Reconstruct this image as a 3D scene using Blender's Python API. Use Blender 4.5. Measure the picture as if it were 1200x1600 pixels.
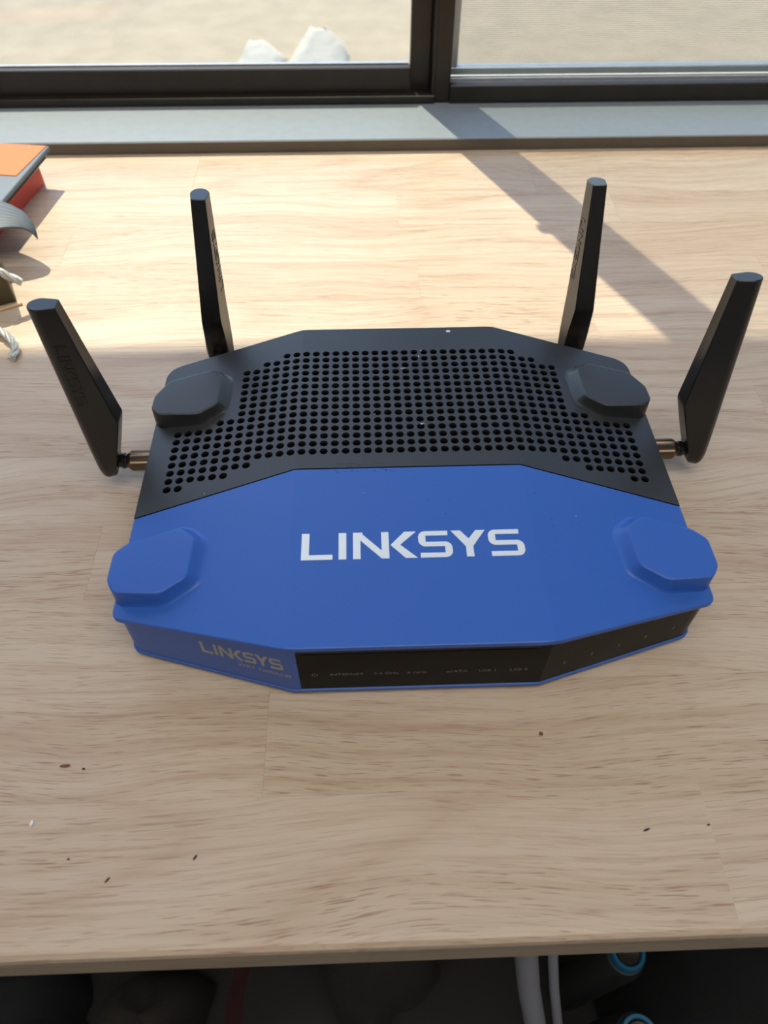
import bpy, bmesh, math, random
from mathutils import Vector, Matrix
from mathutils.geometry import delaunay_2d_cdt, tessellate_polygon

for o in list(bpy.data.objects):
    bpy.data.objects.remove(o, do_unlink=True)
S = bpy.context.scene
COL = S.collection
MM = 0.001
rnd = random.Random(7)

# ------------------------------------------------------------------ camera
F_PX = 1143.06
cp, cy, cr = 0.8891, 0.0375, 0.0054            # pitch down, yaw right, roll
cam_loc = Vector((-19.11, -230.50, 286.66)) * MM
fwd = Vector((math.sin(cy) * math.cos(cp), math.cos(cy) * math.cos(cp), -math.sin(cp)))
rt0 = Vector((math.cos(cy), -math.sin(cy), 0)); up0 = rt0.cross(fwd)
rt = math.cos(cr) * rt0 + math.sin(cr) * up0
up = -math.sin(cr) * rt0 + math.cos(cr) * up0
cd = bpy.data.cameras.new('camera'); cam = bpy.data.objects.new('camera', cd); COL.objects.link(cam)
M = Matrix((rt, up, -fwd)).transposed().to_4x4(); M.translation = cam_loc
cam.matrix_world = M
cd.sensor_fit = 'HORIZONTAL'; cd.sensor_width = 36; cd.lens = 36 * F_PX / 1200
cd.clip_start = 0.01; cd.clip_end = 200
cd.dof.use_dof = True; cd.dof.focus_distance = 0.36; cd.dof.aperture_fstop = 16
S.camera = cam

# ------------------------------------------------------------------ light
SUN_EL = math.radians(56)
sun_dir = Vector((-0.385 * math.cos(SUN_EL), 0.923 * math.cos(SUN_EL), math.sin(SUN_EL)))   # towards the sun
W = bpy.data.worlds.new('sky'); S.world = W; W.use_nodes = True
nt = W.node_tree; nt.nodes.clear()
sky = nt.nodes.new('ShaderNodeTexSky'); sky.sky_type = 'NISHITA'; sky.sun_disc = False
sky.sun_elevation = SUN_EL; sky.sun_rotation = math.atan2(sun_dir.x, sun_dir.y)
sky.air_density = 1.0; sky.dust_density = 0.5; sky.ozone_density = 2.5
bg = nt.nodes.new('ShaderNodeBackground'); bg.inputs['Strength'].default_value = 0.235
wo = nt.nodes.new('ShaderNodeOutputWorld')
nt.links.new(sky.outputs[0], bg.inputs[0]); nt.links.new(bg.outputs[0], wo.inputs[0])
sl = bpy.data.lights.new('sun', 'SUN'); sl.energy = 4.1; sl.angle = math.radians(0.53); sl.color = (1.0, 0.90, 0.69)
so = bpy.data.objects.new('sun', sl); COL.objects.link(so)
so.rotation_euler = (-sun_dir).to_track_quat('-Z', 'Y').to_euler(); so.location = sun_dir * 5
al = bpy.data.lights.new('fill_light', 'AREA'); al.shape = 'RECTANGLE'; al.size = 1.6; al.size_y = 1.0
al.energy = 6.5; al.color = (1.0, 0.955, 0.90)  # added overhead fill that lifts the shaded interior, out of view
ao = bpy.data.objects.new('fill_light', al); COL.objects.link(ao); ao.location = (0.1, -0.55, 1.70)
S.view_settings.view_transform = 'Standard'; S.view_settings.look = 'None'
S.view_settings.gamma = 1; S.view_settings.use_curve_mapping = False
S.view_settings.exposure = 0.47

# ------------------------------------------------------------------ materials
def mat(name, col, rough=0.5, metal=0.0, spec=0.5, bump=None, var=None, emit=None):
    m = bpy.data.materials.new(name); m.use_nodes = True
    n = m.node_tree.nodes; l = m.node_tree.links; b = n['Principled BSDF']
    b.inputs['Base Color'].default_value = (*col, 1); b.inputs['Roughness'].default_value = rough
    b.inputs['Metallic'].default_value = metal; b.inputs['Specular IOR Level'].default_value = spec
    tc = n.new('ShaderNodeTexCoord')
    if var:                     # (scale, amount)
        ns = n.new('ShaderNodeTexNoise'); ns.inputs['Scale'].default_value = var[0]; ns.inputs['Detail'].default_value = 5
        l.new(tc.outputs['Object'], ns.inputs['Vector'])
        mx = n.new('ShaderNodeMix'); mx.data_type = 'RGBA'; mx.blend_type = 'MIX'
        mx.inputs[6].default_value = (*[c * (1 - var[1]) for c in col], 1)
        mx.inputs[7].default_value = (*[min(1, c * (1 + var[1])) for c in col], 1)
        l.new(ns.outputs['Fac'], mx.inputs[0]); l.new(mx.outputs[2], b.inputs['Base Color'])
    if bump:                    # (scale, strength, distance)
        nb = n.new('ShaderNodeTexNoise'); nb.inputs['Scale'].default_value = bump[0]; nb.inputs['Detail'].default_value = 2
        l.new(tc.outputs['Object'], nb.inputs['Vector'])
        bp = n.new('ShaderNodeBump'); bp.inputs['Strength'].default_value = bump[1]; bp.inputs['Distance'].default_value = bump[2]
        l.new(nb.outputs['Fac'], bp.inputs['Height']); l.new(bp.outputs[0], b.inputs['Normal'])
    return m

def wood_mat():
    m = bpy.data.materials.new('rubberwood'); m.use_nodes = True
    n = m.node_tree.nodes; l = m.node_tree.links; b = n['Principled BSDF']
    b.inputs['Roughness'].default_value = 0.42; b.inputs['Specular IOR Level'].default_value = 0.35
    tc = n.new('ShaderNodeTexCoord'); oi = n.new('ShaderNodeObjectInfo')
    def math_(op, a, b_=None, c=None):
        k = n.new('ShaderNodeMath'); k.operation = op
        for i, v in enumerate((a, b_, c)):
            if v is None: continue
            if isinstance(v, (int, float)): k.inputs[i].default_value = v
            else: l.new(v, k.inputs[i])
        return k.outputs[0]
    r = oi.outputs['Random']
    off = n.new('ShaderNodeCombineXYZ')
    l.new(math_('MULTIPLY', r, 13.7), off.inputs[0]); l.new(math_('MULTIPLY', r, 7.3), off.inputs[1]); l.new(math_('MULTIPLY', r, 3.1), off.inputs[2])
    pos = n.new('ShaderNodeVectorMath'); pos.operation = 'ADD'
    l.new(tc.outputs['Object'], pos.inputs[0]); l.new(off.outputs[0], pos.inputs[1])
    # slow wobble of the grain
    nw = n.new('ShaderNodeTexNoise'); nw.inputs['Scale'].default_value = 7; nw.inputs['Detail'].default_value = 1
    l.new(pos.outputs[0], nw.inputs['Vector'])
    wob = n.new('ShaderNodeCombineXYZ'); l.new(math_('MULTIPLY', math_('SUBTRACT', nw.outputs['Fac'], 0.5), 0.035), wob.inputs[1])
    p2 = n.new('ShaderNodeVectorMath'); p2.operation = 'ADD'; l.new(pos.outputs[0], p2.inputs[0]); l.new(wob.outputs[0], p2.inputs[1])
    def stretched(sx, sy, detail, rough=0.5):
        mp = n.new('ShaderNodeMapping'); mp.inputs['Scale'].default_value = (sx, sy, sy)
        l.new(p2.outputs[0], mp.inputs['Vector'])
        t = n.new('ShaderNodeTexNoise'); t.inputs['Scale'].default_value = 1; t.inputs['Detail'].default_value = detail
        t.inputs['Roughness'].default_value = rough
        l.new(mp.outputs[0], t.inputs['Vector']); return t.outputs['Fac']
    broad = stretched(3.2, 38, 4)
    fine = stretched(16, 420, 3, 0.65)
    pore = stretched(72, 2300, 1, 0.45)
    ring = stretched(1.6, 15, 0)
    rp = n.new('ShaderNodeMapRange'); rp.inputs[1].default_value = 0.60; rp.inputs[2].default_value = 0.70
    l.new(pore, rp.inputs[0])
    pden = n.new('ShaderNodeMapRange'); pden.inputs[1].default_value = 0.42; pden.inputs[2].default_value = 0.62; l.new(broad, pden.inputs[0])
    poref = math_('MULTIPLY', rp.outputs[0], math_('MULTIPLY_ADD', pden.outputs[0], 0.6, 0.25))
    rings = math_('PINGPONG', math_('MULTIPLY', ring, 9.0), 0.5)
    ringf = math_('POWER', math_('MULTIPLY', rings, 2.0), 4.0)
    def mixc(f, a, b_):
        k = n.new('ShaderNodeMix'); k.data_type = 'RGBA'
        if isinstance(f, (int, float)): k.inputs[0].default_value = f
        else: l.new(f, k.inputs[0])
        for i, v in ((6, a), (7, b_)):
            if isinstance(v, tuple): k.inputs[i].default_value = (*v, 1)
            else: l.new(v, k.inputs[i])
        return k.outputs[2]
    sep = n.new('ShaderNodeSeparateColor'); l.new(oi.outputs['Color'], sep.inputs[0])
    stave = mixc(sep.outputs[0], (0.54, 0.42, 0.32), (0.66, 0.56, 0.45))
    bf = n.new('ShaderNodeMapRange'); bf.inputs[1].default_value = 0.3; bf.inputs[2].default_value = 0.72; l.new(broad, bf.inputs[0])
    c1 = mixc(math_('MULTIPLY', bf.outputs[0], 0.55), stave, (0.46, 0.345, 0.24))
    ff = n.new('ShaderNodeMapRange'); ff.inputs[1].default_value = 0.45; ff.inputs[2].default_value = 0.75; l.new(fine, ff.inputs[0])
    c2 = mixc(math_('MULTIPLY', ff.outputs[0], 0.52), c1, (0.34, 0.215, 0.135))
    c3 = mixc(math_('MULTIPLY', ringf, 0.34), c2, (0.40, 0.245, 0.165))
    c4 = mixc(poref, c3, (0.27, 0.14, 0.085))
    l.new(c4, b.inputs['Base Color'])
    bp = n.new('ShaderNodeBump'); bp.inputs['Strength'].default_value = 0.25; bp.inputs['Distance'].default_value = 0.0002
    l.new(math_('SUBTRACT', math_('MULTIPLY', fine, 0.5), rp.outputs[0]), bp.inputs['Height']); l.new(bp.outputs[0], b.inputs['Normal'])
    return m

def glass_mat():
    m = bpy.data.materials.new('window_glass'); m.use_nodes = True
    n = m.node_tree.nodes; l = m.node_tree.links; n.clear()
    o = n.new('ShaderNodeOutputMaterial'); mx = n.new('ShaderNodeMixShader'); t = n.new('ShaderNodeBsdfTransparent')
    g = n.new('ShaderNodeBsdfGlossy'); g.inputs['Roughness'].default_value = 0.02
    t.inputs[0].default_value = (0.95, 0.97, 0.96, 1)
    lw = n.new('ShaderNodeLayerWeight'); pw = n.new('ShaderNodeMath'); pw.operation = 'POWER'; pw.inputs[1].default_value = 5
    f = n.new('ShaderNodeMath'); f.operation = 'MULTIPLY_ADD'; f.inputs[1].default_value = 0.5; f.inputs[2].default_value = 0.03
    l.new(lw.outputs['Facing'], pw.inputs[0]); l.new(pw.outputs[0], f.inputs[0])
    l.new(f.outputs[0], mx.inputs[0]); l.new(t.outputs[0], mx.inputs[1]); l.new(g.outputs[0], mx.inputs[2]); l.new(mx.outputs[0], o.inputs[0])
    return m

BLUE = mat('blue_plastic', (0.024, 0.108, 0.45), 0.42, bump=(1500, 0.25, 0.0001))
BLACK = mat('black_plastic', (0.021, 0.023, 0.026), 0.40, bump=(1500, 0.25, 0.0001), spec=0.6)
SHELL = mat('black_shell', (0.010, 0.010, 0.010), 0.6)
INNER = mat('black_void', (0.004, 0.004, 0.004), 0.9, spec=0.1)
PANEL = mat('glossy_black_panel', (0.006, 0.0055, 0.005), 0.2, spec=0.06)
SILVER = mat('silver_letters', (0.80, 0.85, 0.88), 0.38, metal=0.35)
DULLSILVER = mat('grey_print', (0.36, 0.33, 0.29), 0.5)
FAINT = mat('faint_print', (0.13, 0.12, 0.11), 0.5)
ANT = mat('antenna_plastic', (0.012, 0.0115, 0.011), 0.27, bump=(1200, 0.2, 0.0001))
EMBOSS = mat('embossed_letters', (0.004, 0.004, 0.004), 0.22)
BRASS = mat('dark_brass', (0.17, 0.125, 0.085), 0.3, metal=0.9)
ICONW = mat('indicator_mark', (0.10, 0.10, 0.10), 0.4)
DUST = mat('dust_speck', (0.75, 0.75, 0.75), 0.8)
SCUFF = mat('scuff_mark', (0.012, 0.012, 0.014), 0.8)
WOOD = wood_mat()
GLASS = glass_mat()
FRAME = mat('dark_bronze_frame', (0.030, 0.024, 0.019), 0.38, metal=0.3, var=(60, 0.3))
ALU = mat('grey_aluminium', (0.42, 0.44, 0.47), 0.35, metal=0.6, var=(90, 0.2))
SILLM = mat('grey_sill_paint', (0.235, 0.275, 0.315), 0.45, var=(120, 0.10), bump=(700, 0.3, 0.0002))
SILLF = mat('brown_sill_edge', (0.115, 0.095, 0.075), 0.6, var=(80, 0.15))
WIRE = mat('screen_wire', (0.22, 0.21, 0.19), 0.6)
WALL = mat('white_wall', (0.70, 0.69, 0.66), 0.85, var=(6, 0.03))
CEIL = mat('ceiling_paint', (0.8, 0.79, 0.77), 0.9, var=(6, 0.03))
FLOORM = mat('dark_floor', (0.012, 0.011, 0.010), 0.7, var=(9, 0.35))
GROUND = mat('pale_concrete', (0.42, 0.35, 0.255), 0.95, var=(9, 0.22), bump=(40, 0.4, 0.006))
ROCK = mat('pale_rock', (0.60, 0.575, 0.51), 0.9, var=(12, 0.12), bump=(30, 0.5, 0.008))
ORANGE = mat('orange_paper', (0.80, 0.165, 0.022), 0.6, var=(40, 0.05))
SLATE = mat('slate_cover', (0.135, 0.165, 0.20), 0.5, var=(50, 0.12))
RED = mat('red_cover', (0.66, 0.085, 0.06), 0.5, var=(40, 0.08))
PAPER = mat('page_edges', (0.72, 0.70, 0.68), 0.8, var=(300, 0.15))
OLIVE = mat('olive_tin', (0.105, 0.088, 0.052), 0.4, metal=0.4, var=(60, 0.25))
STICK = mat('pale_stick', (0.62, 0.42, 0.24), 0.5, var=(100, 0.2))
CORD = mat('silver_cord', (0.62, 0.62, 0.58), 0.35, metal=0.4, bump=(900, 0.8, 0.0008))
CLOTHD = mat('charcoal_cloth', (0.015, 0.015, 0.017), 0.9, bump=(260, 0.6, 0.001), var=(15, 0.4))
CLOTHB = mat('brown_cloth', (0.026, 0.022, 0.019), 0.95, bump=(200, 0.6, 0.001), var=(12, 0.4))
REDC = mat('dark_red_cloth', (0.035, 0.004, 0.003), 0.9, var=(20, 0.4))
LILAC = mat('pale_grey_metal', (0.33, 0.33, 0.38), 0.4, metal=0.2, var=(20, 0.1))
TEAL = mat('teal_enamel', (0.01, 0.13, 0.25), 0.3)
STEEL = mat('dull_steel', (0.12, 0.11, 0.10), 0.35, metal=0.7, var=(60, 0.2))
DARKW = mat('desk_leg_steel', (0.03, 0.03, 0.032), 0.5)
FILL_GLOW = bpy.data.materials.new('fill_panel_glow'); FILL_GLOW.use_nodes = True  # glow of the added fill panel
_b = FILL_GLOW.node_tree.nodes['Principled BSDF']; _b.inputs['Base Color'].default_value = (0.9, 0.9, 0.88, 1)
_b.inputs['Emission Color'].default_value = (1, 0.96, 0.9, 1); _b.inputs['Emission Strength'].default_value = 1.5
CRUMBD = mat('dark_crumb', (0.03, 0.022, 0.018), 0.8)
CRUMBW = mat('white_crumb', (0.8, 0.8, 0.8), 0.7)
CRUMBB = mat('brown_husk', (0.16, 0.07, 0.035), 0.6)

# ------------------------------------------------------------------ helpers (mesh coordinates in millimetres)
def obj(name, verts, faces, m, parent=None, smooth=False, loc=None, sharp=None):
    me = bpy.data.meshes.new(name)
    me.from_pydata([Vector(v) * MM for v in verts], [], faces)
    bm = bmesh.new(); bm.from_mesh(me)
    bmesh.ops.recalc_face_normals(bm, faces=bm.faces)
    bm.to_mesh(me); bm.free()
    me.materials.append(m)
    if smooth:
        me.polygons.foreach_set('use_smooth', [True] * len(me.polygons))
        if sharp is not None: me.set_sharp_from_angle(angle=math.radians(sharp))
    o = bpy.data.objects.new(name, me); COL.objects.link(o)
    if loc: o.location = Vector(loc) * MM
    if parent: o.parent = parent
    return o

class MB:
    def __init__(s): s.v = []; s.f = []
    def add(s, v, f):
        k = len(s.v); s.v += [tuple(p) for p in v]; s.f += [tuple(i + k for i in q) for q in f]; return s
    def box(s, x0, x1, y0, y1, z0, z1, c=0.0):
        if c <= 0:
            v = [(x, y, z) for x in (x0, x1) for y in (y0, y1) for z in (z0, z1)]
            return s.add(v, [(0, 1, 3, 2), (4, 6, 7, 5), (0, 4, 5, 1), (2, 3, 7, 6), (0, 2, 6, 4), (1, 5, 7, 3)])
        v = []; key = {}
        xs = (x0, x1); ys = (y0, y1); zs = (z0, z1)
        for i in (0, 1):
            for j in (0, 1):
                for k in (0, 1):
                    sx, sy, sz = (1 - 2 * i), (1 - 2 * j), (1 - 2 * k)
                    for a, d in enumerate(((0, c, c), (c, 0, c), (c, c, 0))):
                        key[(i, j, k, a)] = len(v); v.append((xs[i] + sx * d[0], ys[j] + sy * d[1], zs[k] + sz * d[2]))
        f = []
        q = ((0, 0), (1, 0), (1, 1), (0, 1))
        for i in (0, 1):
            f.append(tuple(key[(i, a, b, 0)] for a, b in q)); f.append(tuple(key[(a, i, b, 1)] for a, b in q)); f.append(tuple(key[(a, b, i, 2)] for a, b in q))
        for a in (0, 1):
            for b in (0, 1):
                f.append((key[(0, a, b, 1)], key[(1, a, b, 1)], key[(1, a, b, 2)], key[(0, a, b, 2)]))
                f.append((key[(a, 0, b, 0)], key[(a, 1, b, 0)], key[(a, 1, b, 2)], key[(a, 0, b, 2)]))
                f.append((key[(a, b, 0, 0)], key[(a, b, 1, 0)], key[(a, b, 1, 1)], key[(a, b, 0, 1)]))
                for d in (0, 1): f.append((key[(a, b, d, 0)], key[(a, b, d, 1)], key[(a, b, d, 2)]))
        return s.add(v, f)
    def loft(s, rings, cap=True, closed=True):
        n = len(rings[0]); v = [p for r in rings for p in r]; f = []
        for a in range(len(rings) - 1):
            for i in range(n if closed else n - 1):
                j = (i + 1) % n; f.append((a * n + i, a * n + j, (a + 1) * n + j, (a + 1) * n + i))
        if cap and closed: f.append(tuple(range(n))); f.append(tuple(range((len(rings) - 1) * n, len(rings) * n)))
        return s.add(v, f)
    def prism(s, poly, z0, z1):     # poly 2D, z may be callable
        g = lambda z, p: z(p[0], p[1]) if callable(z) else z
        return s.loft([[(p[0], p[1], g(z0, p)) for p in poly], [(p[0], p[1], g(z1, p)) for p in poly]])
    def tube(s, pts, r, n=10, cap=True, twist=0.0):
        P = [Vector(p) for p in pts]; rings = []; u = None
        for i, p in enumerate(P):
            t = (P[min(i + 1, len(P) - 1)] - P[max(i - 1, 0)]).normalized()
            if u is None:
                u = t.cross(Vector((0, 0, 1)) if abs(t.z) < 0.9 else Vector((1, 0, 0))).normalized()
            u = (u - t * u.dot(t)).normalized(); w = t.cross(u)
            rr = r[i] if isinstance(r, (list, tuple)) else r
            rings.append([tuple(p + rr * (math.cos(a) * u + math.sin(a) * w)) for a in [2 * math.pi * k / n + twist * i for k in range(n)]])
        return s.loft(rings, cap)
    def build(s, name, m, parent=None, smooth=False, sharp=40, loc=None):
        return obj(name, s.v, s.f, m, parent, smooth, loc, sharp)

def empty(name, loc=(0, 0, 0), rot=(0, 0, 0)):
    o = bpy.data.objects.new(name, None); COL.objects.link(o); o.location = Vector(loc) * MM; o.rotation_euler = rot
    o.empty_display_size = 0.02
    return o
def tag(o, label=None, cat=None, group=None, kind=None):
    if label: o['label'] = label
    if cat: o['category'] = cat
    if group: o['group'] = group
    if kind: o['kind'] = kind
    return o
def struct(o, label=None, cat=None): return tag(o, label, cat, None, 'structure')
def chaikin(poly, t=0.25, it=1):
    for _ in range(it):
        q = []
        for i in range(len(poly)):
            a = Vector(poly[i]); b = Vector(poly[(i + 1) % len(poly)])
            q += [tuple(a.lerp(b, t)), tuple(a.lerp(b, 1 - t))]
        poly = q
    return poly
def round_corners(poly, r):
    """2D polygon with a radius (or None) per vertex."""
    out = []; n = len(poly)
    for i, (x, y, *rr) in enumerate(poly):
        R = rr[0] if rr else r
        p = Vector((x, y)); a = Vector(poly[i - 1][:2]); b = Vector(poly[(i + 1) % n][:2])
        if R <= 0: out.append((x, y)); continue
        da = (a - p); db = (b - p); R_ = min(R, da.length * .49, db.length * .49)
        A = p + da.normalized() * R_; B = p + db.normalized() * R_
        for k in range(6):
            t = k / 5; out.append(tuple((1 - t) ** 2 * A + 2 * t * (1 - t) * p + t * t * B))
    return out
def offset_poly(poly, d):
    """offset outwards (CCW polygon)."""
    n = len(poly); out = []
    for i in range(n):
        p = Vector(poly[i]); a = Vector(poly[i - 1]); b = Vector(poly[(i + 1) % n])
        e1 = (p - a).normalized(); e2 = (b - p).normalized()
        n1 = Vector((e1.y, -e1.x)); n2 = Vector((e2.y, -e2.x)); m = (n1 + n2)
        m.normalize(); out.append(tuple(p + m * (d / max(0.5, m.dot(n1)))))
    return out
def is_ccw(p): return sum(p[i - 1][0] * p[i][1] - p[i][0] * p[i - 1][1] for i in range(len(p))) > 0
def ccw(p): return p if is_ccw(p) else p[::-1]

# ------------------------------------------------------------------ room shell
WY0, WY1 = 466, 560                      # window wall depth
SILL_Z = 9.5
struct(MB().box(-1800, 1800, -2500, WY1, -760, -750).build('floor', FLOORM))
struct(MB().box(-1800, 1800, -2500, WY1, 1750, 1760).build('ceiling', CEIL))
struct(MB().box(-1810, -1800, -2500, WY1, -750, 1750).build('wall_left', WALL))
struct(MB().box(1800, 1810, -2500, WY1, -750, 1750).build('wall_right', WALL))
struct(MB().box(-1800, 1800, -2510, -2500, -750, 1750).build('wall_behind', WALL))
WL, WR, WT = -1000, 1050, 1150
w = MB(); w.box(-1800, 1800, WY0, WY1, -750, 2)
w.box(-1800, WL, WY0, WY1, 2, 1750); w.box(WR, 1800, WY0, WY1, 2, 1750); w.box(WL, WR, WY0, WY1, WT, 1750)
struct(w.build('wall_window', WALL))
w = MB(); w.box(WL, WR, 393.5, 470, 2.5, SILL_Z, 0.8)
sill = struct(w.build('trim_1', SILLM), 'pale grey painted window sill board behind the wooden worktop')
MB().box(WL, WR, 392.7, 394.2, 0.2, SILL_Z - 0.6).build('sill_edge', SILLF, sill)

# ---- window: aluminium frame, left sash and right sash with fly screen
fr = struct(empty('window_1', (0, 470, 9.5)), 'dark bronze sliding window frame with left glass pane')
def fb(name, x0, x1, y0, y1, z0, z1, m=FRAME, c=0.8, parent=fr, off=(0, 470, 9.5)):
    return MB().box(x0 - off[0], x1 - off[0], y0 - off[1], y1 - off[1], z0 - off[2], z1 - off[2], c).build(name, m, parent)
fb('bottom_track', WL, 50, 461, 470, SILL_Z, 16.5)
fb('bottom_rail', WL, 28.5, 470, 479, SILL_Z, 36)
fb('glazing_bead', WL, 27, 478.2, 482, 33, 37.2, ALU, 0.4)
fb('sash_stile', 28.5, 46, 479, 492, SILL_Z, WT)
fb('stile_groove', 44, 51, 484, 500, SILL_Z, WT)
fb('top_rail', WL, 28.5, 470, 492, WT - 40, WT)
fb('jamb', WL, WL + 30, 466, 500, 36, WT - 40)
fb('centre_post', 49.5, 63, 463, 512, SILL_Z, WT, c=1.0)
fb('post_lip', 46.8, 49.8, 464, 472, SILL_Z, WT, ALU if False else FRAME, 0.4)
g = MB().box(WL + 20, 30, 14, 17, 22, WT - 45).build('glass_pane', GLASS, fr)
# small latch on the sash stile
MB().box(25, 33, 3, 10, 322, 334, 1.0).build('sash_latch', FRAME, fr)
f2 = struct(empty('window_2', (0, 470, 9.5)), 'dark bronze sliding window frame with right pane and fly screen')
fb('bottom_track', 63, WR, 461, 469, SILL_Z, 24.5, parent=f2)
fb('track_shelf', 63, WR, 469, 486, 15, 23.5, ALU, parent=f2)
fb('track_rib', 63, WR, 473, 474.6, 23.5, 26, ALU, 0.2, parent=f2)
fb('screen_frame', 65, WR, 486, 496, 23.5, 30, ALU, parent=f2)
fb('screen_stile', 63.4, 71, 486, 496, 30, WT - 40, ALU, parent=f2)
fb('top_rail', 63, WR, 463, 500, WT - 40, WT, parent=f2)
fb('jamb', WR - 30, WR, 463, 500, 24, WT - 40, parent=f2)
MB().box(66, WR - 10, 8, 11, 14, WT - 45).build('glass_pane', GLASS, f2)
w = MB(); pit = 1.5; r = 0.15
x0, x1, z0, z1 = 68, WR - 20, 27 - 9.5, WT - 49.5
def wire(ax, a, r=r):
    if ax == 'h': rings = [[(x, 21 + dy, a + dz) for dy, dz in ((r, 0), (-r * .5, r * .87), (-r * .5, -r * .87))] for x in (x0, x1)]
    else: rings = [[(a + dx, 21 + dy, z) for dx, dy in ((r, 0), (-r * .5, r * .87), (-r * .5, -r * .87))] for z in (z0, z1)]
    w.loft(rings, False)
z = z0
while z < z1: wire('h', z); z += pit
x = x0
while x < x1: wire('v', x); x += pit
tag(w.build('fly_screen', WIRE, f2), kind='stuff')

# eave outside (casts the shade that ends the sunlit patch) and the ground
EY = 1000
EZ = (EY - 137) / (0.923 * math.cos(SUN_EL)) * math.sin(SUN_EL)
w = MB(); w.box(-3000, 3000, WY1, EY, EZ, EZ + 60)
struct(w.build('trim_2', CEIL), 'porch eave outside above the window')
struct(MB().box(-40000, 40000, WY1, 60000, -800, -750).build('ground', GROUND))

# pale rocks
def rock(name, cx, cy_, pts_base, apex, label, seed, dimple):
    rr = random.Random(seed); bm = bmesh.new()
    for (x, y, z) in pts_base + apex:
        bm.verts.new((x * MM, y * MM, z * MM))
    bmesh.ops.convex_hull(bm, input=bm.verts)
    bmesh.ops.subdivide_edges(bm, edges=bm.edges, cuts=3, use_grid_fill=True)
    bmesh.ops.smooth_vert(bm, verts=bm.verts, factor=0.5)
    for v in bm.verts:
        d = (v.co - Vector(dimple) * MM).length
        if v.co.z > 0.02: v.co += Vector([rr.uniform(-1, 1) for _ in range(3)]) * 0.0025
        if d < 0.018: v.co.z -= 0.006
        v.co.z = max(v.co.z, 0)
    me = bpy.data.meshes.new(name); bm.to_mesh(me); bm.free(); me.materials.append(ROCK)
    me.polygons.foreach_set('use_smooth', [True] * len(me.polygons))
    o = bpy.data.objects.new(name, me); COL.objects.link(o); o.location = Vector((cx, cy_, -750)) * MM
    return tag(o, label, 'rock', 'pale rocks on the ground outside')
rock('rock', -365, 2700, [(-90, -60, 0), (80, -70, 0), (95, 60, 0), (-50, 80, 0)], [(-35, 60, 62), (10, 60, 64), (70, 0, 40), (-70, -10, 22)],
     'smaller pale pointed rock on concrete outside the window, left of its larger twin', 3, (-12, 60, 62))
rock('rock', -165, 2720, [(-115, -80, 0), (110, -80, 0), (125, 50, 0), (-50, 100, 0)], [(-15, 70, 92), (40, 70, 92), (100, 20, 62), (100, 30, 40), (-85, -20, 24)],
     'larger pale pointed rock on concrete outside the window, right of its smaller twin', 5, (10, 70, 90))

# glowing panel dressed around the added fill light, out of view
lf = empty('fill_panel', (100, -550, 1750)); tag(lf, 'added white fill light panel on the ceiling above the desk, out of view', 'lamp')
MB().box(-830, 830, -530, 530, -30, 0, 6).build('housing', CEIL, lf)
MB().box(-800, 800, -500, 500, -34, -31).build('glow_face', FILL_GLOW, lf)

# ------------------------------------------------------------------ desk: glued rubberwood staves
desk = empty('desk', (0, 100, -30)); tag(desk, 'light rubberwood worktop of glued staves under the blue and black router', 'desk')
ROWS = []
y = -188.0
edges_y = [-188.0] + [-137.2 + 45.65 * i for i in range(12)]
edges_y[-1] = 392.6
joints = {0: [-420, 107 - 330, 107 + 0, 420], 1: [-330, -61.7, 300], 2: [-205, 170, 480], 3: [-420, -150, 205], 4: [-300, 60, 380],
          5: [-170, 210], 6: [-380, 20, 330], 7: [-240, 130, 430], 8: [-330, 20, 260], 9: [-390, -228, 144, 420], 10: [-300, 10, 176, 470], 11: [-150, 120, 380]}
XL, XR = -760, 800
TINT = {(0, 1): .5, (0, 2): .42, (0, 3): .72, (1, 1): .55, (1, 2): .66, (2, 1): .6, (9, 3): .12, (8, 3): .3, (10, 3): .35, (9, 2): .7, (10, 2): .75}
si = 0
for i in range(len(edges_y) - 1):
    xs = [XL] + joints.get(i, []) + [XR]
    for k in range(len(xs) - 1):
        x0, x1, y0, y1 = xs[k], xs[k + 1], edges_y[i], edges_y[i + 1]
        cx, cyy = (x0 + x1) / 2, (y0 + y1) / 2
        b = MB()
        c = 0.12
        if i == 0:      # front stave has an eased edge
            prof = [(y0 - 1.0, -30), (y0 - 1.2, -4), (y0 - 0.6, -1.6), (y0 + 1.0, -0.35), (y0 + 3.0, 0), (y1 - c, 0), (y1, -c), (y1, -30)]
            b.loft([[(x - cx, p[0] - cyy, p[1] + 15) for p in prof] for x in (x0, x1)])
        else:
            b.box(x0 - cx, x1 - cx, y0 - cyy, y1 - cyy, -15, 15, c)
        o = b.build('stave', WOOD, desk, loc=(cx, cyy - 100, 15))
        tn = TINT.get((i, k), rnd.uniform(.35, .8)); o.color = (tn, tn, tn, 1)
for sx in (-700, 740):
    for sy in (-120, 350):
        MB().box(sx - 25, sx + 25, sy - 125, sy - 75, -720, 0, 1).build('leg', DARKW, desk)
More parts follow.
